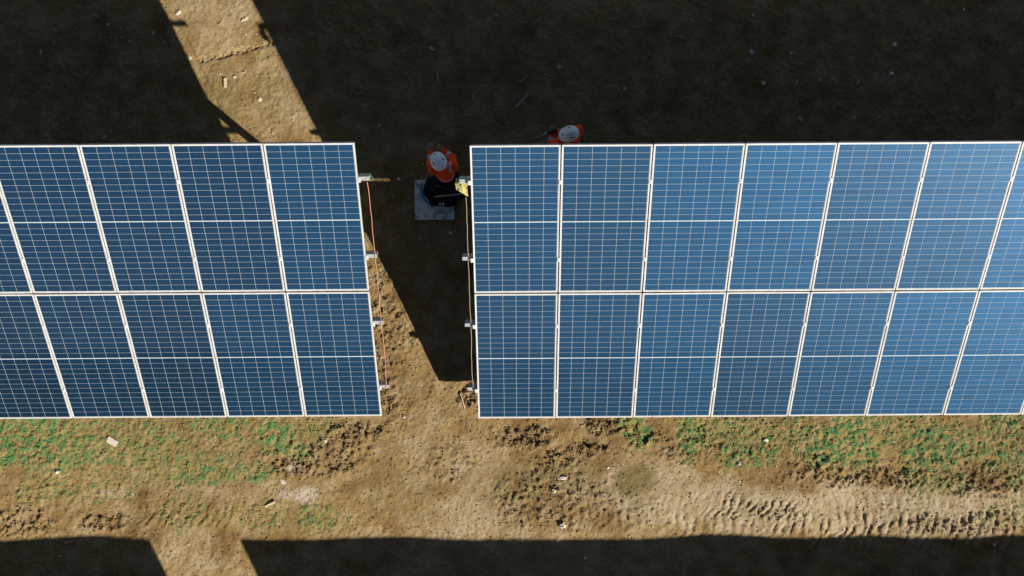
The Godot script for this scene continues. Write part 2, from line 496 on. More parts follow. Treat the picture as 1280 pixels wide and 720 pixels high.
func add_panel(table: Node3D, xf: Transform3D, single_cells: bool, tone: int) -> void:
	var p := part("solar_panel", panel_mesh, M.backsheet, table, xf)
	var e := PANEL_W * 0.5 - 0.00725
	part("frame_rail", rail_long, M.frame, p, Transform3D(Basis(), Vector3(e, 0, 0)))
	part("frame_rail", rail_long, M.frame, p, Transform3D(Basis(Vector3.UP, PI), Vector3(-e, 0, 0)))
	var l := PANEL_L * 0.5 - 0.00725
	part("frame_rail", rail_short, M.frame, p, Transform3D(Basis(), Vector3(0, 0, l)))
	part("frame_rail", rail_short, M.frame, p, Transform3D(Basis(Vector3.UP, PI), Vector3(0, 0, -l)))
	part("junction_box", box_under, M.black_plastic, p, Transform3D(Basis(), Vector3(0, 0, 0)))
	part("glass", glass_mesh, M.glass, p)
	if single_cells:
		for s in cell_spots:
			part("solar_cell", cell_mesh, M.cells[tone], p, Transform3D(Basis(), s))
	else:
		tag(part("solar_cells", cells_mesh, M.cells[tone], p), "", "", "", "stuff")

func channel(len_: float) -> ArrayMesh:
	# C section lying along x, open to the lower side
	return box_mesh([[Vector3(0, 0.0385, 0), Vector3(len_, 0.003, 0.05)], [Vector3(0, -0.0385, 0), Vector3(len_, 0.003, 0.05)], [Vector3(0, 0, -0.0235), Vector3(len_, 0.074, 0.003)], [Vector3(0, 0.029, 0.0235), Vector3(len_, 0.016, 0.003)], [Vector3(0, -0.029, 0.0235), Vector3(len_, 0.016, 0.003)]])

# origin: the lower corner at the gap; columns run away from the gap
func solar_table(label: String, at: Vector3, turn: float, roll: float, low: float, cols: int, side: float, singles: Array, bare: bool) -> Node3D:
	var t := base("solar_table", Vector3(at.x, 0, at.z), turn)
	tag(t, label, "solar table", "solar tables")
	var plane := Transform3D(Basis(Vector3.BACK, atan(roll)) * Basis(Vector3.RIGHT, TILT), Vector3(0, low, 0))
	for c in cols:
		for r in 2:
			var u := side * (c + 0.5) * PITCH
			var v := PANEL_L * 0.5 + r * (PANEL_L + ROW_GAP)
			var wob := Basis(Vector3.RIGHT, rng.randf_range(-0.0035, 0.0035)) * Basis(Vector3.BACK, rng.randf_range(-0.0035, 0.0035))
			add_panel(t, plane * Transform3D(wob, Vector3(u, 0, -v)), [c, r] in singles, rng.randi_range(0, 2))
	var length := cols * PITCH + 0.14
	var purl := channel(length)
	for v in PURLIN_V:
		part("purlin", purl, M.galv, t, plane * Transform3D(Basis(), Vector3(side * (length * 0.5 - 0.125), -0.035 - 0.041, -v)))
	if not bare:
		for c in range(1, cols):
			for v in PURLIN_V:
				part("clamp", clamp_mesh, M.frame, t, plane * Transform3D(Basis(), Vector3(side * c * PITCH, 0.0, -v)))
		for v in PURLIN_V:
			part("clamp", clamp_mesh, M.frame, t, plane * Transform3D(Basis(), Vector3(side * -0.008, 0.0, -v)))
	var c0 := 0
	var u0 := 0.60
	var v_rear := 3.24
	var v_front := 0.78
	while u0 < cols * PITCH:
		var u := side * u0
		part("rafter", box_mesh([[Vector3(0, 0, 0), Vector3(0.05, 0.08, 3.5)]]), M.galv, t, plane * Transform3D(Basis(), Vector3(u, -0.035 - 0.082 - 0.041, -2.0)))
		for v in [v_front, v_rear]:
			var top: Vector3 = plane * Vector3(u, -0.15, -v)
			var post := box_mesh([[Vector3(0, (top.y - 0.35) * 0.5 - 0.175, 0), Vector3(0.085, top.y + 0.35 - 0.0, 0.006)], [Vector3(0.0395, (top.y - 0.35) * 0.5 - 0.175, 0.032), Vector3(0.006, top.y + 0.35, 0.058)], [Vector3(-0.0395, (top.y - 0.35) * 0.5 - 0.175, 0.032), Vector3(0.006, top.y + 0.35, 0.058)]])
			part("post", post, M.galv, t, Transform3D(Basis(), Vector3(top.x, 0.175, top.z)))
		var a: Vector3 = plane * Vector3(u + 0.05, -0.16, -2.0)
		var b: Vector3 = plane * Vector3(u + 0.05, -0.15, -v_rear)
		b.y = 0.75
		part("brace", tube_mesh([a, b], 0.022, 6), M.galv, t)
		u0 += 3.06
		c0 += 1
	return t

# ---------------------------------------------------------------- people
func capsule(p: Vector3, a: Vector3, b: Vector3, ra: float, rb: float) -> float:
	var ab := b - a
	var t := clampf((p - a).dot(ab) / maxf(ab.length_squared(), 1e-9), 0.0, 1.0)
	return p.distance_to(a + ab * t) - lerpf(ra, rb, t)

# bones: [a, b, ra, rb, colour, (band from, band to, band colour)]; joined with a smooth minimum and meshed as surface nets into st
func surface_net(st: SurfaceTool, bones: Array, cell: float, k: float) -> void:
	var lo := Vector3.ONE * 1e9
	var hi := Vector3.ONE * -1e9
	for b in bones:
		var r := maxf(b[2], b[3]) + cell * 3.0
		lo = lo.min(b[0] - Vector3.ONE * r).min(b[1] - Vector3.ONE * r)
		hi = hi.max(b[0] + Vector3.ONE * r).max(b[1] + Vector3.ONE * r)
	var nx := int((hi.x - lo.x) / cell) + 2
	var ny := int((hi.y - lo.y) / cell) + 2
	var nz := int((hi.z - lo.z) / cell) + 2
	var F := PackedFloat32Array()
	var R := PackedFloat32Array()
	var W := PackedInt32Array()
	F.resize(nx * ny * nz); F.fill(1.0)
	R.resize(nx * ny * nz); R.fill(1.0)
	W.resize(nx * ny * nz); W.fill(0)
	for n in bones.size():
		var b: Array = bones[n]
		var r := maxf(b[2], b[3]) + cell * 2.5 + k
		var p0: Vector3 = ((b[0].min(b[1]) - Vector3.ONE * r - lo) / cell).floor()
		var p1: Vector3 = ((b[0].max(b[1]) + Vector3.ONE * r - lo) / cell).ceil()
		for z in range(maxi(0, int(p0.z)), mini(nz, int(p1.z) + 1)):
			for y in range(maxi(0, int(p0.y)), mini(ny, int(p1.y) + 1)):
				for x in range(maxi(0, int(p0.x)), mini(nx, int(p1.x) + 1)):
					var d := capsule(lo + Vector3(x, y, z) * cell, b[0], b[1], b[2], b[3])
					var i := (z * ny + y) * nx + x
					if d < R[i]:
						R[i] = d
						W[i] = n
					var h := clampf(0.5 + 0.5 * (F[i] - d) / k, 0.0, 1.0)
					F[i] = lerpf(F[i], d, h) - k * h * (1.0 - h)
	var at := {}
	var sx := [0, 1, nx, nx + 1, nx * ny, nx * ny + 1, nx * ny + nx, nx * ny + nx + 1]
	var off := [Vector3(0, 0, 0), Vector3(1, 0, 0), Vector3(0, 1, 0), Vector3(1, 1, 0), Vector3(0, 0, 1), Vector3(1, 0, 1), Vector3(0, 1, 1), Vector3(1, 1, 1)]
	var edges := [[0, 1], [2, 3], [4, 5], [6, 7], [0, 2], [1, 3], [4, 6], [5, 7], [0, 4], [1, 5], [2, 6], [3, 7]]
	for z in nz - 1:
		for y in ny - 1:
			for x in nx - 1:
				var i := (z * ny + y) * nx + x
				if F[i] > cell * 2.5: continue
				var inside := 0
				for c in 8:
					if F[i + sx[c]] < 0.0: inside += 1
				if inside == 0 or inside == 8: continue
				var sum := Vector3.ZERO
				var cnt := 0
				for e in edges:
					var fa := F[i + sx[e[0]]]
					var fb := F[i + sx[e[1]]]
					if (fa < 0.0) != (fb < 0.0):
						sum += off[e[0]].lerp(off[e[1]], fa / (fa - fb))
						cnt += 1
				var q := sum / cnt
				var p := lo + (Vector3(x, y, z) + q) * cell
				var nrm := Vector3(F[i + 1] - F[i] + F[i + sx[7]] - F[i + sx[6]], F[i + nx] - F[i] + F[i + sx[7]] - F[i + sx[5]], F[i + sx[4]] - F[i] + F[i + sx[7]] - F[i + sx[3]]).normalized()
				var b: Array = bones[W[i]]
				var col: Color = b[4]
				if b.size() > 5:
					var ab: Vector3 = b[1] - b[0]
					var t: float = (p - b[0]).dot(ab) / maxf(ab.length_squared(), 1e-9)
					if t > b[5] and t < b[6]: col = b[7]
				at[i] = [p, nrm, col]
	for i in at:
		for ax in [[1, nx, nx * ny], [nx, nx * ny, 1], [nx * ny, 1, nx]]:
			var f0 := F[i]
			var f1 := F[i + ax[0]]
			if (f0 < 0.0) == (f1 < 0.0): continue
			var q := [i, i - ax[1], i - ax[1] - ax[2], i - ax[2]]
			if not (at.has(q[1]) and at.has(q[2]) and at.has(q[3])): continue
			if f0 < 0.0: q.reverse()
			for j in [0, 1, 2, 0, 2, 3]:
				var v: Array = at[q[j]]
				st.set_normal(v[1])
				st.set_color(v[2])
				st.add_vertex(v[0])

func hand_bones(wrist: Vector3, dir: Vector3, palm_n: Vector3, mirror: float, curl: float, col: Color) -> Array:
	var side := dir.cross(palm_n).normalized() * mirror
	var out := []
	var knuckle := wrist + dir * 0.085
	for f in 4:
		var o := (f - 1.5) * 0.020
		var k0: Vector3 = wrist + dir * 0.015 + side * o * 0.6
		var k1: Vector3 = knuckle + side * o - dir * absf(f - 1.2) * 0.005
		out.append([k0, k1, 0.014, 0.012, col])
		var l: float = [0.040, 0.045, 0.041, 0.032][f]
		var d1 := (dir * cos(curl) + palm_n * sin(curl)).normalized()
		var d2 := (dir * cos(curl * 2.2) + palm_n * sin(curl * 2.2)).normalized()
		var k2: Vector3 = k1 + d1 * l
		out.append([k1, k2, 0.0098, 0.0090, col])
		out.append([k2, k2 + d2 * l * 0.85, 0.0090, 0.0078, col])
	var t0 := wrist + dir * 0.025 - side * 0.026
	var t1 := t0 - side * 0.026 + dir * 0.032 + palm_n * 0.012
	out.append([wrist + dir * 0.01, t0, 0.016, 0.014, col])
	out.append([t0, t1, 0.0125, 0.0105, col])
	out.append([t1, t1 + dir * 0.030 + palm_n * 0.012, 0.0105, 0.0085, col])
	return out

func worker(label: String, at: Vector3, J: Dictionary, face: Vector3) -> Node3D:
	var orange := Color(0.95, 0.085, 0.012)
	var silver := Color(0.55, 0.56, 0.55)
	var navy := Color(0.012, 0.014, 0.022)
	var boot := Color(0.035, 0.024, 0.016)
	var glove := J.glove as Color
	var skin := Color(0.36, 0.20, 0.13)
	var st := SurfaceTool.new()
	st.begin(Mesh.PRIMITIVE_TRIANGLES)
	var sh: Vector3 = (J.sr - J.sl)
	var bones := [
		[J.pelvis, J.chest, 0.118, 0.125, orange, 0.18, 0.36, silver],
		[J.chest, J.neck, 0.105, 0.060, orange],
		[J.pelvis - sh * 0.22, J.pelvis + sh * 0.22, 0.105, 0.105, navy],
		[J.sl, J.sr, 0.070, 0.070, orange, 0.80, 0.92, silver],
		[J.chest - sh * 0.20, J.chest + sh * 0.20, 0.100, 0.100, orange],
		[J.neck, J.head - face * 0.02, 0.052, 0.050, skin],
		[J.sl, J.el, 0.066, 0.052, orange], [J.el, J.wl, 0.050, 0.038, orange, 0.35, 0.65, silver],
		[J.sr, J.er, 0.066, 0.052, orange], [J.er, J.wr, 0.050, 0.038, orange, 0.35, 0.65, silver],
		[J.pelvis - sh * 0.25, J.kl, 0.092, 0.062, navy], [J.kl, J.al, 0.064, 0.045, navy],
		[J.pelvis + sh * 0.25, J.kr, 0.092, 0.062, navy], [J.kr, J.ar, 0.064, 0.045, navy],
		[J.al, J.al - Vector3(0, 0.05, 0), 0.048, 0.045, boot], [J.al - Vector3(0, 0.045, 0), J.al - Vector3(0, 0.055, 0) + face * 0.16, 0.042, 0.036, boot],
		[J.ar, J.ar - Vector3(0, 0.05, 0), 0.048, 0.045, boot], [J.ar - Vector3(0, 0.045, 0), J.ar - Vector3(0, 0.055, 0) + face * 0.16, 0.042, 0.036, boot]]
	surface_net(st, bones, 0.016, 0.035)
	# head with brow, nose, jaw and ears
	var hf: Vector3 = J.look
	var hr := hf.cross(Vector3.UP).normalized()
	var hu := hr.cross(hf).normalized()
	var h: Vector3 = J.head
	var hair := Color(0.02, 0.014, 0.01)
	surface_net(st, [
		[h - hf * 0.02 + hu * 0.02, h + hf * 0.015 + hu * 0.02, 0.084, 0.078, hair],
		[h + hf * 0.035 - hu * 0.01, h + hf * 0.045 - hu * 0.075, 0.060, 0.042, skin],
		[h + hf * 0.088 + hu * 0.005, h + hf * 0.108 - hu * 0.032, 0.010, 0.014, skin],
		[h + hf * 0.078 - hu * 0.062 - hr * 0.018, h + hf * 0.078 - hu * 0.062 + hr * 0.018, 0.010, 0.010, Color(0.30, 0.13, 0.10)],
		[h + hf * 0.084 - hr * 0.030 + hu * 0.010, h + hf * 0.086 - hr * 0.030 + hu * 0.010, 0.011, 0.011, Color(0.06, 0.04, 0.03)],
		[h + hf * 0.084 + hr * 0.030 + hu * 0.010, h + hf * 0.086 + hr * 0.030 + hu * 0.010, 0.011, 0.011, Color(0.06, 0.04, 0.03)],
		[h - hr * 0.080 + hu * 0.010, h - hr * 0.082 - hu * 0.030, 0.014, 0.010, skin],
		[h + hr * 0.080 + hu * 0.010, h + hr * 0.082 - hu * 0.030, 0.014, 0.010, skin],
		[h - hu * 0.06, J.neck, 0.052, 0.055, skin]], 0.007, 0.014)
	for s in [["l", -1.0], ["r", 1.0]]:
		var w: Vector3 = J["w" + s[0]]
		var d: Vector3 = (w - J["e" + s[0]]).normalized()
		var pn: Vector3 = (Vector3.DOWN - d * Vector3.DOWN.dot(d)).normalized()
		surface_net(st, hand_bones(w, d, pn, s[1], J.curl, glove), 0.005, 0.006)
	var root := base("person", at)
	root.scale = Vector3.ONE * 0.87
	tag(root, label, "person", "workers beside the solar tables")
	var me := st.commit()
	part("body", me, M.cloth, root)
	# hard hat
	var hat_b := Basis(hr, hu, -hf)
	var shell := sheet_mesh(func(u, v):
		var a: float = u * TAU
		var e: float = v * PI * 0.5
		var cx := cos(a) * cos(e)
		var cz := sin(a) * cos(e)
		var ridge: float = 0.006 * exp(-pow(cos(a) * cos(e) / 0.16, 2.0)) * sin(e)
		return Vector3(cx * 0.104, 0.125 * sin(e) + ridge, cz * 0.126), 32, 12, 0.0)
	var hat := part("hard_hat", shell, M.helmet, root, Transform3D(hat_b, h + hu * 0.035))
	var brim := sheet_mesh(func(u, v):
		var a: float = u * TAU
		var front: float = maxf(0.0, -sin(a))
		var w := 0.011 + 0.030 * front * front
		return Vector3(cos(a) * (0.102 + w * v), 0.004 - 0.010 * v * (1.0 + front), sin(a) * (0.124 + w * v)), 32, 3, 0.003)
	part("brim", brim, M.helmet, hat)
	for s in [-1.0, 1.0]:
		part("vent", box_mesh([[Vector3(s * 0.072, 0.091, 0.02), Vector3(0.016, 0.012, 0.034), Basis(Vector3.BACK, -s * 0.85)]]), M.black_plastic, hat)
	part("badge", box_mesh([[Vector3(0, 0.083, -0.092), Vector3(0.034, 0.022, 0.010), Basis(Vector3.RIGHT, -0.85)]]), M.black_plastic, hat)
	return root

# ---------------------------------------------------------------- small things
func ground_at(p: Vector2, up := 0.0) -> Vector3:
	return Vector3(p.x, ground_height(p.x, p.y) + up, p.y)

func stone(label: String, p: Vector2, size: Vector3, turn: float, m: Material, variant := 0, group := "stones lying on the dirt") -> void:
	var o := part("stone", M.stones[variant % 4], m, self, Transform3D(Basis(Vector3.UP, turn).scaled_local(size * 0.5), ground_at(p, size.y * 0.14)))
	tag(o, label, "stone", group)

func stick(label: String, pts: Array, r: float, m: Material) -> void:
	var at := ground_at(pts[0])
	var P := []
	for i in pts.size():
		P.append(ground_at(pts[i], r * 0.9) - at)
	var smooth := []
	for i in P.size() - 1:
		for k in 4:
			var t := k / 4.0
			var a: Vector3 = P[maxi(i - 1, 0)]
			var d: Vector3 = P[mini(i + 2, P.size() - 1)]
			smooth.append((P[i] as Vector3).cubic_interpolate(P[i + 1], a, d, t))
	smooth.append(P[-1])
	var R := []
	for i in smooth.size(): R.append(r * (1.0 - 0.45 * float(i) / smooth.size()) * (1.0 + 0.12 * sin(i * 2.1)))
	var o := part("stick", tube_mesh(smooth, R, 7), m, self, Transform3D(Basis(), at))
	tag(o, label, "stick", "sticks lying on the dirt")

func offcut(called: String, label: String, p: Vector2, size: Vector3, turn: float, m: Material, tilt := 0.0) -> void:
	var h := size * 0.5
	var c := minf(0.002, size.y * 0.3)
	# a board with chamfered long edges
	var st := SurfaceTool.new()
	st.begin(Mesh.PRIMITIVE_TRIANGLES)
	add_box(st, Vector3.ZERO, Vector3(size.x, size.y - 2 * c, size.z))
	add_box(st, Vector3(0, h.y - c * 0.5, 0), Vector3(size.x - 2 * c, c, size.z - 2 * c))
	add_box(st, Vector3(0, -h.y + c * 0.5, 0), Vector3(size.x - 2 * c, c, size.z - 2 * c))
	var o := part(called, st.commit(), m, self, Transform3D(Basis(Vector3.UP, turn) * Basis(Vector3.BACK, tilt), ground_at(p, h.y + absf(sin(tilt)) * h.x * 0.8)))
	tag(o, label, "board", "")

func scrap(label: String, p: Vector2, size: float, seed_: int, m: Material) -> void:
	size *= 0.75
	var n := noise(seed_, 1.0, 2)
	var me := sheet_mesh(func(u, v):
		var a := Vector2(u - 0.5, v - 0.5)
		var q := n.get_noise_2d(u * 2.0, v * 2.0)
		return Vector3(a.x * size * (1.0 + 0.5 * q), size * (0.16 + 0.5 * q + 0.35 * n.get_noise_2d(u * 5.0 + 9.0, v * 5.0)), a.y * size * (0.75 - 0.4 * q)), 8, 8, 0.0015)
	var o := part("plastic_scrap", me, m, self, Transform3D(Basis(Vector3.UP, seed_ * 1.7), ground_at(p, size * 0.05)))
	tag(o, label, "scrap", "white scraps lying on the shaded dirt")

# ---------------------------------------------------------------- scene
func make_materials() -> void:
	var soil := mat(Color.WHITE, 0.95, 0.0, 0.25)
	soil.vertex_color_use_as_albedo = true
	world_map(soil, noise_tex(21, 0.035, 5, [Color(0.80, 0.79, 0.78), Color(0.96, 0.955, 0.95), Color(1, 1, 1)], 1024), 0.47)
	var bump := noise(33, 0.05, 4).get_seamless_image(1024, 1024)
	bump.bump_map_to_normal_map(5.0)
	soil.normal_enabled = true
	soil.normal_texture = ImageTexture.create_from_image(bump)
	soil.normal_scale = 0.45
	M.soil = soil
	M.leaf = mat(Color.WHITE, 0.6, 0.0, 0.35)
	M.leaf.vertex_color_use_as_albedo = true
	M.leaf.backlight_enabled = true
	M.leaf.backlight = Color(0.3, 0.3, 0.2)
	M.tinted = mat(Color.WHITE, 0.95, 0.0, 0.25)
	M.tinted.vertex_color_use_as_albedo = true
	M.frame = mat(lin(0.50, 0.51, 0.535), 0.45, 0.0, 0.5)
	world_map(M.frame, noise_tex(51, 0.02, 3, [Color(0.86, 0.85, 0.84), Color(1, 1, 1)], 256), 1.1)
	M.backsheet = mat(lin(0.40, 0.46, 0.50), 0.45, 0.0, 0.5)
	M.galv = mat(lin(0.60, 0.62, 0.63), 0.40, 0.55, 0.5)
	world_map(M.galv, noise_tex(52, 0.04, 2, [Color(0.72, 0.74, 0.76), Color(1, 1, 1)], 256), 3.0)
	M.black_plastic = mat(lin(0.02, 0.02, 0.022), 0.5)
	M.glass = mat(Color(1, 1, 1, 0.0), 0.08, 0.0, 0.5)
	M.glass.transparency = BaseMaterial3D.TRANSPARENCY_ALPHA
	# polycrystalline half cells: blue flakes, five silver busbars
	M.cells = []
	var flakes := noise(61, 0.06, 3, FastNoiseLite.TYPE_CELLULAR)
	flakes.cellular_return_type = FastNoiseLite.RETURN_CELL_VALUE
	for k in 3:
		var im := Image.create(192, 96, false, Image.FORMAT_RGB8)
		for y in 96:
			for x in 192:
				var f := flakes.get_noise_2d(x * 1.3 + k * 500, y * 1.3) * 0.5 + 0.5
				var c := Color(0.0010, 0.048, 0.126).lerp(Color(0.0022, 0.065, 0.168), f)
				var t: float = [1.0, 0.88, 1.12][k]
				c = Color(c.r * t, c.g * t, c.b * t)
				if (x + 19) % 38 < 1: c = c.lerp(Color(0.5, 0.55, 0.6), 0.2)
				im.set_pixel(x, y, c.linear_to_srgb())
		var m := mat(Color.WHITE, 0.52, 0.90, 0.5)
		m.vertex_color_use_as_albedo = true
		m.clearcoat_enabled = true
		m.clearcoat = 0.85
		m.clearcoat_roughness = 0.35
		m.albedo_texture = ImageTexture.create_from_image(im)
		M.cells.append(m)
	M.helmet = mat(lin(0.90, 0.91, 0.92), 0.28, 0.0, 0.5)
	M.cloth = mat(Color.WHITE, 0.85, 0.0, 0.3)
	M.cloth.vertex_color_use_as_albedo = true
	var folds := noise(44, 0.03, 3).get_seamless_image(256, 256)
	folds.bump_map_to_normal_map(8.0)
	M.cloth.normal_enabled = true
	M.cloth.normal_texture = ImageTexture.create_from_image(folds)
	M.cloth.normal_scale = 1.2
	M.cloth.uv1_triplanar = true
	M.cloth.uv1_scale = Vector3.ONE * 3.0
	M.stones = [stone_mesh(101, 0.7, 0.3, 2), stone_mesh(102, 0.55, 0.4, 2), stone_mesh(103, 0.8, 0.35, 2), stone_mesh(104, 0.6, 0.45, 2)]
	var wood_tex := noise_tex(71, 0.03, 4, [Color(0.70, 0.66, 0.60), Color(1, 1, 1)], 256)
	M.pale_stone = mat(lin(0.58, 0.54, 0.47), 0.9)
	M.grey_stone = mat(lin(0.42, 0.40, 0.36), 0.92)
	M.white_stone = mat(lin(0.68, 0.66, 0.62), 0.85)
	M.wood = mat(lin(0.44, 0.32, 0.19), 0.85)
	M.pale_wood = mat(lin(0.62, 0.54, 0.43), 0.85)
	M.grey_wood = mat(lin(0.42, 0.38, 0.31), 0.9)
	for k in ["pale_stone", "grey_stone", "white_stone", "wood", "pale_wood", "grey_wood"]: world_map(M[k], wood_tex, 4.0)
	M.white_scrap = mat(lin(0.90, 0.90, 0.90), 0.5)

func _ready() -> void:
	rng.seed = 4711
	# camera, sky, sun, exposure
	var cam := Camera3D.new()
	cam.name = "camera"
	cam.position = Vector3(0, 14.844, 0)
	cam.rotation = Vector3(-PI / 2, 0, 0)
	cam.fov = 29.50
	cam.near = 0.1
	cam.far = 400.0
	add_child(cam)
	cam.current = true
	var env := Environment.new()
	env.background_mode = Environment.BG_SKY
	var sm := ProceduralSkyMaterial.new()
	sm.sky_top_color = lin(0.002, 0.007, 0.024)
	sm.sky_horizon_color = lin(0.175, 0.262, 0.375)
	sm.sky_curve = 0.34
	sm.ground_bottom_color = lin(0.08, 0.06, 0.04)
	sm.ground_horizon_color = lin(0.20, 0.18, 0.15)
	sm.sun_angle_max = 40.0
	sm.sun_curve = 0.12
	var sky := Sky.new()
	sky.sky_material = sm
	env.sky = sky
	env.tonemap_mode = Environment.TONE_MAPPER_LINEAR
	env.tonemap_exposure = 1.95
	env.sdfgi_enabled = true
	env.ssao_enabled = true
	env.ssil_enabled = true
	var we := WorldEnvironment.new()
	we.name = "world_environment"
	we.environment = env
	add_child(we)
	var sun := DirectionalLight3D.new()
	sun.name = "sun"
	sun.basis = Basis.looking_at(Vector3(-1.1747, -1.0, -0.9642).normalized(), Vector3.UP)
	sun.light_energy = 1.6
	sun.light_color = Color(1.0, 0.955, 0.88)
	sun.light_angular_distance = 0.5
	sun.shadow_enabled = true
	add_child(sun)

	make_materials()
	noise_low = noise(1, 0.35, 2)
	noise_mid = noise(2, 4.5, 3)
	noise_fine = noise(3, 16.0, 3)
	noise_clod = noise(4, 9.0, 1, FastNoiseLite.TYPE_CELLULAR)
	noise_clod.cellular_return_type = FastNoiseLite.RETURN_DISTANCE
	noise_patch = noise(5, 1.3, 4)
	build_ground()

	# solar tables
	prepare_panels()
	solar_table("blue solar table with the orange cord hanging along its edge at the gap", Vector3(-1.7082, 0, 1.6844), 0.0076, 0.0029, 0.4475, 10, -1.0, [[0, 1], [1, 1]], false)
	solar_table("blue solar table behind which the worker at the upper edge stands", Vector3(-0.4484, 0, 1.7148), 0.0073, 0.0009, 0.45, 13, 1.0, [[0, 1], [1, 1]], false)
	solar_table("solar table of the next row casting the shadow in the lower left corner", Vector3(-1.7082, 0, 1.6844 + 7.64), 0.0076, 0.0029, 0.4475, 10, -1.0, [], true)
	solar_table("solar table of the next row casting the long shadow along the lower edge", Vector3(-0.4484, 0, 1.7148 + 7.64), 0.0073, 0.0009, 0.45, 13, 1.0, [], true)
	solar_table("solar table of the row beyond the upper shade, on the side of the orange cord", Vector3(-1.7082, 0, 1.6844 - 7.64), 0.0076, 0.0029, 0.4475, 10, -1.0, [], true)
	solar_table("solar table of the row beyond the upper shade, on the side of the workers", Vector3(-0.4484, 0, 1.7148 - 7.64), 0.0073, 0.0009, 0.45, 13, 1.0, [], true)

	build_cover()
	build_workers()
	build_work_spot()
	build_litter()

func build_workers() -> void:
	var a := Vector3(-0.872, 0, -1.50)
	a.y = ground_height(a.x, a.z)
	worker("worker in orange jacket and white hard hat standing in the gap beside the black bag", a, {
		"pelvis": Vector3(0.03, 0.93, 0.05), "chest": Vector3(0.03, 1.29, 0.03), "neck": Vector3(0.0, 1.45, -0.01), "head": Vector3(-0.03, 1.56, -0.05),
		"sl": Vector3(-0.13, 1.36, 0.02), "sr": Vector3(0.16, 1.36, -0.01), "el": Vector3(-0.185, 1.14, -0.09), "wl": Vector3(-0.185, 1.13, -0.26),
		"er": Vector3(0.14, 1.15, -0.17), "wr": Vector3(0.01, 1.14, -0.27),
		"kl": Vector3(-0.06, 0.49, 0.0), "kr": Vector3(0.12, 0.49, -0.02), "al": Vector3(-0.07, 0.10, 0.08), "ar": Vector3(0.14, 0.10, 0.05),
		"look": Vector3(-0.42, -0.22, -0.88).normalized(), "curl": 0.5, "glove": Color(0.30, 0.17, 0.11)}, Vector3(-0.30, 0, -0.95).normalized())
	var b := Vector3(0.735, 0, -1.90)
	b.y = ground_height(b.x, b.z)
	worker("worker in orange jacket and white hard hat behind the upper edge of the panels", b, {
		"pelvis": Vector3(0.03, 0.93, 0.02), "chest": Vector3(0.01, 1.29, 0.01), "neck": Vector3(0.0, 1.45, 0.0), "head": Vector3(-0.02, 1.56, 0.0),
		"sl": Vector3(-0.150, 1.36, 0.09), "sr": Vector3(0.105, 1.36, -0.085), "el": Vector3(-0.275, 1.16, 0.080), "wl": Vector3(-0.260, 1.20, -0.05),
		"er": Vector3(0.0, 1.11, -0.10), "wr": Vector3(-0.18, 1.20, -0.085),
		"kl": Vector3(-0.05, 0.49, 0.08), "kr": Vector3(0.08, 0.49, -0.07), "al": Vector3(-0.04, 0.10, 0.10), "ar": Vector3(0.10, 0.10, -0.06),
		"look": Vector3(-0.90, -0.20, 0.20).normalized(), "curl": 0.7, "glove": Color(0.30, 0.13, 0.15)}, Vector3(-0.75, 0, -0.65).normalized())

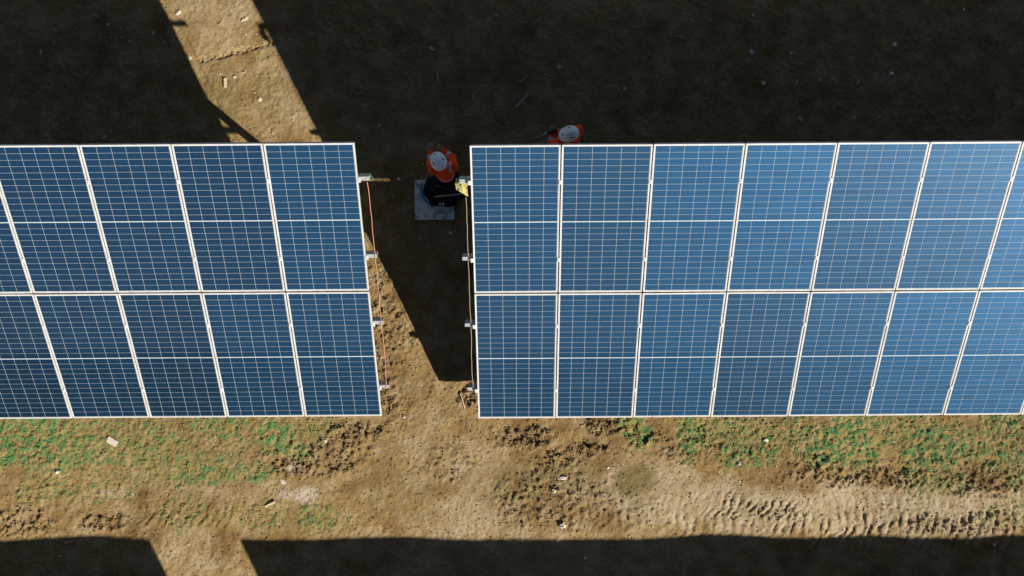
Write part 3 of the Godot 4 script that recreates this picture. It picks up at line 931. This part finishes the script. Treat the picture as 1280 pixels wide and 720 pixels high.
func build_work_spot() -> void:
	# flat grey sheet on the ground
	var sp := ground_at(Vector2(-1.048, -1.194), 0.055)
	var sheet_m := mat(lin(0.74, 0.80, 0.80), 0.35, 0.0, 0.6)
	world_map(sheet_m, noise_tex(81, 0.025, 5, [Color(0.50, 0.52, 0.51), Color(0.95, 0.95, 0.95), Color(1, 1, 1)], 256), 1.1)
	var sh := base("metal_plate", sp, 0.01)
	tag(sh, "square grey metal plate lying on the shaded dirt under the black bag", "plate")
	part("top_sheet", box_mesh([[Vector3.ZERO, Vector3(0.53, 0.006, 0.54)]]), sheet_m, sh)
	for s in [-1.0, 1.0]:
		part("skid", box_mesh([[Vector3(s * 0.20, -0.035, 0), Vector3(0.06, 0.062, 0.52)]]), M.black_plastic, sh)
	# black bag with blue strap
	var black := Color(0.010, 0.010, 0.012)
	var st := SurfaceTool.new()
	st.begin(Mesh.PRIMITIVE_TRIANGLES)
	surface_net(st, [
		[Vector3(-0.15, 0.10, -0.03), Vector3(0.20, 0.10, -0.05), 0.100, 0.095, black],
		[Vector3(-0.12, 0.12, -0.13), Vector3(0.16, 0.14, -0.16), 0.095, 0.085, black],
		[Vector3(-0.08, 0.10, 0.08), Vector3(0.12, 0.09, 0.10), 0.090, 0.085, black],
		[Vector3(-0.06, 0.19, -0.04), Vector3(0.10, 0.20, -0.05), 0.070, 0.065, black],
		[Vector3(0.20, 0.09, -0.02), Vector3(0.30, 0.07, 0.02), 0.080, 0.055, black]], 0.013, 0.05)
	var bag := base("tool_bag", Vector3(-0.95, sp.y + 0.003, -1.27))
	tag(bag, "black tool bag with a blue strap on the grey plate beside the worker", "bag")
	part("bag_body", st.commit(), M.cloth, bag)
	part("strap", tube_mesh([Vector3(-0.27, 0.10, -0.13), Vector3(-0.275, 0.08, -0.03), Vector3(-0.25, 0.06, 0.06), Vector3(-0.19, 0.05, 0.13), Vector3(-0.11, 0.06, 0.185)], [0.014, 0.017, 0.018, 0.017, 0.014], 8), mat(lin(0.06, 0.30, 0.55), 0.6), bag)
	part("handle", tube_mesh([Vector3(-0.06, 0.25, -0.09), Vector3(-0.02, 0.30, -0.07), Vector3(0.06, 0.30, -0.05), Vector3(0.09, 0.26, -0.04)], 0.012, 7), M.black_plastic, bag)
	var wm := mat(lin(0.8, 0.8, 0.8), 0.7)
	part("emblem", box_mesh([[Vector3(0.00, 0.172, 0.125), Vector3(0.050, 0.005, 0.018), Basis(Vector3.RIGHT, 0.35) * Basis(Vector3.UP, 0.2)], [Vector3(0.03, 0.165, 0.150), Vector3(0.022, 0.005, 0.030), Basis(Vector3.RIGHT, 0.45) * Basis(Vector3.UP, 0.4)], [Vector3(-0.012, 0.161, 0.152), Vector3(0.022, 0.005, 0.022), Basis(Vector3.RIGHT, 0.45) * Basis(Vector3.UP, -0.5)]]), wm, bag)
	# yellow rag draped over the purlin end
	var rn := noise(91, 1.0, 2)
	var rag := sheet_mesh(func(u, v):
		var x: float = lerpf(-0.125, 0.045, u)
		var z: float = lerpf(-0.055, 0.150, v) * (1.0 - 0.35 * (1.0 - u) * v)
		x += 0.05 * v * v * 0.9
		var drop: float = -0.9 * maxf(0.0, absf(z) - 0.028) - 0.55 * maxf(0.0, -x - 0.02)
		return Vector3(x, 0.012 + drop + 0.018 * rn.get_noise_2d(u * 5.0, v * 5.0), z), 14, 14, 0.003)
	var rm := mat(lin(0.42, 0.38, 0.15), 0.9)
	world_map(rm, noise_tex(92, 0.03, 3, [Color(0.75, 0.78, 0.70), Color(1, 1, 1), Color(1, 1, 1)], 256), 3.0)
	var ro := part("yellow_rag", rag, rm, self, Transform3D(Basis(Vector3.UP, -0.25).scaled(Vector3.ONE * 0.85), Vector3(-0.545, 2.415, -1.185)))
	tag(ro, "yellow rag draped over the end of a purlin beside the black bag", "rag")
	# cords hung along the purlin ends
	cord("orange_cord", "orange cord hanging along the purlin ends of the solar table", [[-1.645, 3.52], [-1.63, 3.05], [-1.628, 2.46], [-1.62, 1.95], [-1.622, 1.50], [-1.612, 0.95], [-1.628, 0.47]], 1.6844, 0.4475, 0.0042, mat(lin(0.42, 0.19, 0.11), 0.8), 0.02)
	cord("white_cord", "thin pale cord running from the yellow rag past the purlin ends", [[-0.530, 3.36], [-0.520, 2.95], [-0.522, 2.46], [-0.515, 1.95], [-0.510, 1.50], [-0.512, 0.95], [-0.500, 0.47]], 1.7148, 0.45, 0.0032, mat(lin(0.30, 0.27, 0.24), 0.8), 0.02)
	for e in [[-1.62, 1.6844, 0.4475, "green wire looped round the upper purlin end above the orange cord"], [-0.545, 1.7148, 0.45, "green wire looped round the upper purlin end beside the yellow rag"]]:
		var c := Vector3(e[0], e[2] + 3.54 * sin(TILT) - 0.055, e[1] - 3.54 * cos(TILT))
		var loop := []
		for k in 13:
			var t := PI * 1.15 * k / 12.0 - 0.2
			loop.append(Vector3(0.038 * cos(t), 0.026 + 0.008 * sin(t * 2.0), -0.025 - 0.040 * sin(t)))
		tag(part("wire_loop", tube_mesh(loop, 0.0045, 6), mat(lin(0.03, 0.16, 0.08), 0.5), self, Transform3D(Basis(), c)), e[3], "wire", "green wire loops")
	# hand tool of the worker behind the panels
	var d := base("power_tool", Vector3(0.495, 1.055 + ground_height(0.735, -1.90), -1.965), 0.35)
	tag(d, "dark hand tool held by the worker behind the panels", "tool")
	part("tool_body", tube_mesh([Vector3(0.07, 0.03, 0), Vector3(0.06, 0.03, 0), Vector3(-0.03, 0.03, 0), Vector3(-0.06, 0.03, 0)], [0.022, 0.030, 0.029, 0.020], 12), M.black_plastic, d)
	part("chuck", tube_mesh([Vector3(-0.06, 0.03, 0), Vector3(-0.09, 0.03, 0), Vector3(-0.10, 0.03, 0), Vector3(-0.14, 0.03, 0)], [0.018, 0.015, 0.006, 0.005], 10), M.galv, d)
	part("grip", tube_mesh([Vector3(0.035, 0.02, 0), Vector3(0.045, -0.10, 0)], [0.019, 0.018], 10), mat(lin(0.20, 0.06, 0.10), 0.6), d)
	part("battery", box_mesh([[Vector3(0.035, -0.13, 0), Vector3(0.11, 0.05, 0.07)]]), M.black_plastic, d)

func cord(called: String, label: String, pts: Array, z0: float, low: float, r: float, m: Material, sag: float) -> void:
	var P := []
	for q in pts:
		P.append(Vector3(q[0], low + q[1] * sin(TILT) - 0.033, z0 - q[1] * cos(TILT)))
	var at: Vector3 = P[0]
	var out := []
	for i in P.size() - 1:
		for k in 6:
			var t := k / 6.0
			var p: Vector3 = (P[i] as Vector3).cubic_interpolate(P[i + 1], P[maxi(i - 1, 0)], P[mini(i + 2, P.size() - 1)], t)
			p.y -= sag * absf(sin(PI * (i % 2 + t) * 0.5))
			p.x += 0.004 * sin(i * 3.1 + t * 5.0)
			out.append(p - at)
	out.append(P[-1] - at)
	tag(part(called, tube_mesh(out, r, 7), m, self, Transform3D(Basis(), at)), label, "cord")

func build_litter() -> void:
	offcut("board_offcut", "pale rectangular board offcut lying in the weeds below the solar table", Vector2(-5.428, 2.084), Vector3(0.150, 0.018, 0.085), -0.52, M.white_stone, 0.05)
	offcut("wood_offcut", "short pale strip of wood lying on the sunny dirt near the ash patch", Vector2(-3.278, 2.931), Vector3(0.150, 0.022, 0.030), 0.45, M.pale_wood)
	offcut("wood_offcut", "short pale strip of wood in the middle of the upper sunlit strip", Vector2(-3.897, -2.79), Vector3(0.035, 0.030, 0.125), 0.05, M.pale_wood)
	offcut("wood_offcut", "thin strip of wood on the sunlit edge of the lower shadow", Vector2(-6.025, 3.452), Vector3(0.10, 0.02, 0.028), 0.25, M.wood)
	offcut("wood_offcut", "brown chip of wood in the shaded upper left corner", Vector2(-5.634, -3.691), Vector3(0.075, 0.02, 0.035), -0.5, M.wood)
	stick("thick curved stick lying on the shaded dirt above the gap", [Vector2(0.054, -2.453), Vector2(0.13, -2.529), Vector2(0.185, -2.594), Vector2(0.217, -2.67)], 0.022, M.grey_wood)
	stick("thin crooked twig just above the thick curved stick", [Vector2(0.076, -2.801), Vector2(0.152, -2.822), Vector2(0.228, -2.909)], 0.009, M.grey_wood)
	stick("straight grey stick lying upright in the picture above the worker in the gap", [Vector2(-1.015, -2.942), Vector2(-1.004, -2.866), Vector2(-0.993, -2.801)], 0.014, M.grey_wood)
	stick("small grey stick between the straight stick and the curved stick", [Vector2(-0.532, -2.638), Vector2(-0.521, -2.551)], 0.010, M.grey_wood)
	stick("short flat grey stick near the corner of the solar table with orange cord", [Vector2(-2.128, -2.632), Vector2(-2.03, -2.649)], 0.011, M.grey_wood)
	stick("thin pale twig in the shaded dirt of the upper left area", [Vector2(-6.296, -2.844), Vector2(-6.231, -2.757)], 0.008, M.grey_wood)
	stick("crooked twig lying in the dark clump below the right gap edge", [Vector2(-0.706, 1.433), Vector2(-0.673, 1.52), Vector2(-0.64, 1.639)], 0.010, M.pale_wood)
	stick("long thin twig near the upper edge above the curved stick", [Vector2(0.087, -3.615), Vector2(0.163, -3.593), Vector2(0.228, -3.588)], 0.007, M.grey_wood)
	stick("thin stick along the upper edge of the shaded dirt at right", [Vector2(2.204, -3.419), Vector2(2.28, -3.392), Vector2(2.366, -3.376)], 0.010, M.grey_wood)
	stick("short twig casting a shadow in the sunlit strip near the top", [Vector2(-3.973, -3.571), Vector2(-3.908, -3.669)], 0.007, M.wood)
	stone("white stone with a small shadow in the weeds at left", Vector2(-6.166, 2.497), Vector3(0.070, 0.045, 0.050), 0.3, M.white_stone, 0)
	stone("white stone at the edge of the dug hole near the ash patch", Vector2(-3.105, 2.627), Vector3(0.085, 0.045, 0.050), -0.6, M.white_stone, 1)
	stone("flat pale stone in the middle of the sunny dirt", Vector2(0.695, 2.573), Vector3(0.115, 0.060, 0.055), 0.1, M.pale_stone, 1)
	stone("pale stone just left of and below the flat pale stone", Vector2(0.564, 2.746), Vector3(0.065, 0.070, 0.070), 0.8, M.pale_stone, 2)
	stone("upright pale stone casting a dark shadow near the lower shadow edge", Vector2(0.684, 3.213), Vector3(0.070, 0.095, 0.100), -0.7, M.pale_stone, 3)
	stone("small white stone beside the greenish patch on the pale track", Vector2(1.303, 2.442), Vector3(0.040, 0.030, 0.038), 0.2, M.white_stone, 0)
	stone("small pale stone on the bare dirt below the gap corner", Vector2(-1.465, 1.748), Vector3(0.045, 0.05, 0.05), 0.5, M.pale_stone, 2)
	stone("pale stone among the weeds below the third panel seam", Vector2(3.094, 2.377), Vector3(0.055, 0.045, 0.05), 0.5, M.white_stone, 3)
	stone("white stone in the grass below the fourth panel of the right table", Vector2(3.441, 2.063), Vector3(0.050, 0.035, 0.06), 0.9, M.white_stone, 1)
	stone("pale stone in the weeds at the end of the left table", Vector2(-2.529, 2.073), Vector3(0.05, 0.04, 0.045), 0.9, M.white_stone, 2)
	stone("pale stone on the sunlit strip at the very top", Vector2(-3.626, -3.647), Vector3(0.090, 0.05, 0.05), 0.4, M.pale_stone, 3)
	stone("white stone on the sunlit strip near its upper left edge", Vector2(-4.527, -3.734), Vector3(0.085, 0.05, 0.05), 0.9, M.pale_stone, 1)
	stone("white stone at the left edge of the sunlit strip", Vector2(-4.386, -3.126), Vector3(0.060, 0.05, 0.06), 0.2, M.white_stone, 2)
	stone("pale round stone in the middle of the sunlit strip", Vector2(-3.425, -2.562), Vector3(0.055, 0.04, 0.07), 0.2, M.pale_stone, 0)
	stone("tiny white stone right of the upright wood strip", Vector2(-3.772, -2.871), Vector3(0.035, 0.03, 0.035), 0.2, M.white_stone, 1)
	stone("light grey angular stone on the shaded dirt above the gap", Vector2(-1.086, -3.246), Vector3(0.085, 0.05, 0.055), -0.4, M.pale_stone, 3)
	stone("grey stone in the upper shade just left of the top stick", Vector2(-0.206, -3.691), Vector3(0.075, 0.04, 0.04), -0.2, M.grey_stone, 1)
	for e in [
		[Vector2(-6.383, -3.191), 0.055, "round grey stone in the shade below the upper left corner"],
		[Vector2(-6.578, -2.638), 0.042, "small grey stone in the shade near the left border, halfway to the panels"],
		[Vector2(-5.525, -2.041), 0.05, "grey stone just above the left table, below the shaded upper left area"],
		[Vector2(-6.057, -2.041), 0.035, "tiny grey stone touching the upper edge of the left table at left"],
		[Vector2(-4.874, -3.463), 0.055, "grey stone beside the left edge of the upper sunlit strip, topmost"],
		[Vector2(-5.189, -3.343), 0.045, "grey stone in the shade a short way left of the sunlit strip"],
		[Vector2(-4.733, -3.343), 0.042, "grey stone in the shade hugging the left edge of the sunlit strip"],
		[Vector2(-5.297, -3.398), 0.04, "small grey stone left of its like beside the sunlit strip"],
		[Vector2(-6.448, -3.799), 0.04, "small grey stone at the very top of the upper left corner"],
		[Vector2(-4.852, -3.083), 0.04, "small grey stone in the shade left of the white stone on the sunlit strip edge"],
		[Vector2(-5.471, -3.571), 0.05, "grey stone just below the brown wood chip in the upper left shade"],
		[Vector2(-5.775, -2.92), 0.035, "tiny grey stone in the middle of the upper left shade"],
		[Vector2(-1.628, -2.822), 0.04, "small grey stone, left one of two above the gap"],
		[Vector2(-1.433, -2.909), 0.04, "small grey stone, the one of two above the gap that lies farther right"],
		[Vector2(-1.802, -2.204), 0.05, "grey stone above the gap, just up from the worker"],
		[Vector2(-2.063, -2.193), 0.042, "small grey stone just above the inner corner of the left table"],
		[Vector2(-1.856, -3.81), 0.04, "small grey stone at the very top above the gap"],
		[Vector2(0.369, -3.637), 0.04, "small grey stone right of the long thin twig at the top"],
		[Vector2(-0.217, -2.638), 0.04, "small grey stone left of the thick curved stick"],
		[Vector2(4.635, -2.312), 0.05, "left one of two grey stones above the right table's fifth panel"],
		[Vector2(4.972, -2.312), 0.045, "right one of two grey stones above the right table's fifth panel"],
		[Vector2(2.638, -2.573), 0.04, "small grey stone in the shade above the right table's third panel"],
		[Vector2(4.168, -2.812), 0.05, "grey stone in the upper right shade beside the middle white scraps"],
		[Vector2(3.854, -2.779), 0.055, "pale stone right of the white scrap below the curved scrap"],
		[Vector2(4.69, -2.79), 0.055, "pale stone left of the lower of the paired white scraps"],
		[Vector2(3.908, -2.29), 0.07, "large pale stone close above the right table's upper edge"]]:
		stone(e[2], e[0], Vector3(e[1], e[1] * 0.6, e[1] * 0.7), e[1] * 77.0, M.grey_stone if e[1] < 0.05 else M.pale_stone, int(e[1] * 1000), "small stones in the upper shade")
	scrap("curved white scrap on the shaded dirt, leftmost of the white scraps", Vector2(3.246, -3.202), 0.075, 201, M.white_scrap)
	scrap("white scrap on the shaded dirt just below the curved scrap", Vector2(3.409, -2.779), 0.075, 202, M.white_scrap)
	scrap("small white scrap between the curved scrap and the pair at right", Vector2(3.778, -3.181), 0.045, 203, M.white_scrap)
	scrap("upper of the two white scraps lying together in the upper right shade", Vector2(5.194, -3.305), 0.070, 204, M.white_scrap)
	scrap("lower of the two white scraps lying together in the upper right shade", Vector2(5.151, -2.909), 0.075, 205, M.white_scrap)
	scrap("tiny white scrap near the upper right corner of the shaded dirt", Vector2(6.133, -3.778), 0.04, 206, M.white_scrap)
	scrap("white scrap on the shaded dirt straight above the worker behind the panels", Vector2(0.64, -2.996), 0.060, 207, M.white_scrap)
	scrap("white scrap on the shaded dirt right of the worker behind the panels", Vector2(1.525, -2.703), 0.050, 208, M.white_scrap)
	scrap("small white scrap above the upper edge at the very top left of centre", Vector2(3.267, -3.702), 0.045, 209, M.white_scrap)
	scrap("white scrap on the dirt below the grey metal plate", Vector2(-0.836, -0.749), 0.060, 210, M.white_scrap)
	scrap("small white scrap in the lower shadow near the picture centre", Vector2(0.999, 3.658), 0.045, 211, M.white_scrap)
	scrap("pale yellow scrap in the lower shadow at right", Vector2(5.699, 3.571), 0.075, 212, M.pale_stone)
	scrap("white scrap in the lower shadow near the right corner", Vector2(6.535, 3.474), 0.045, 213, M.white_scrap)
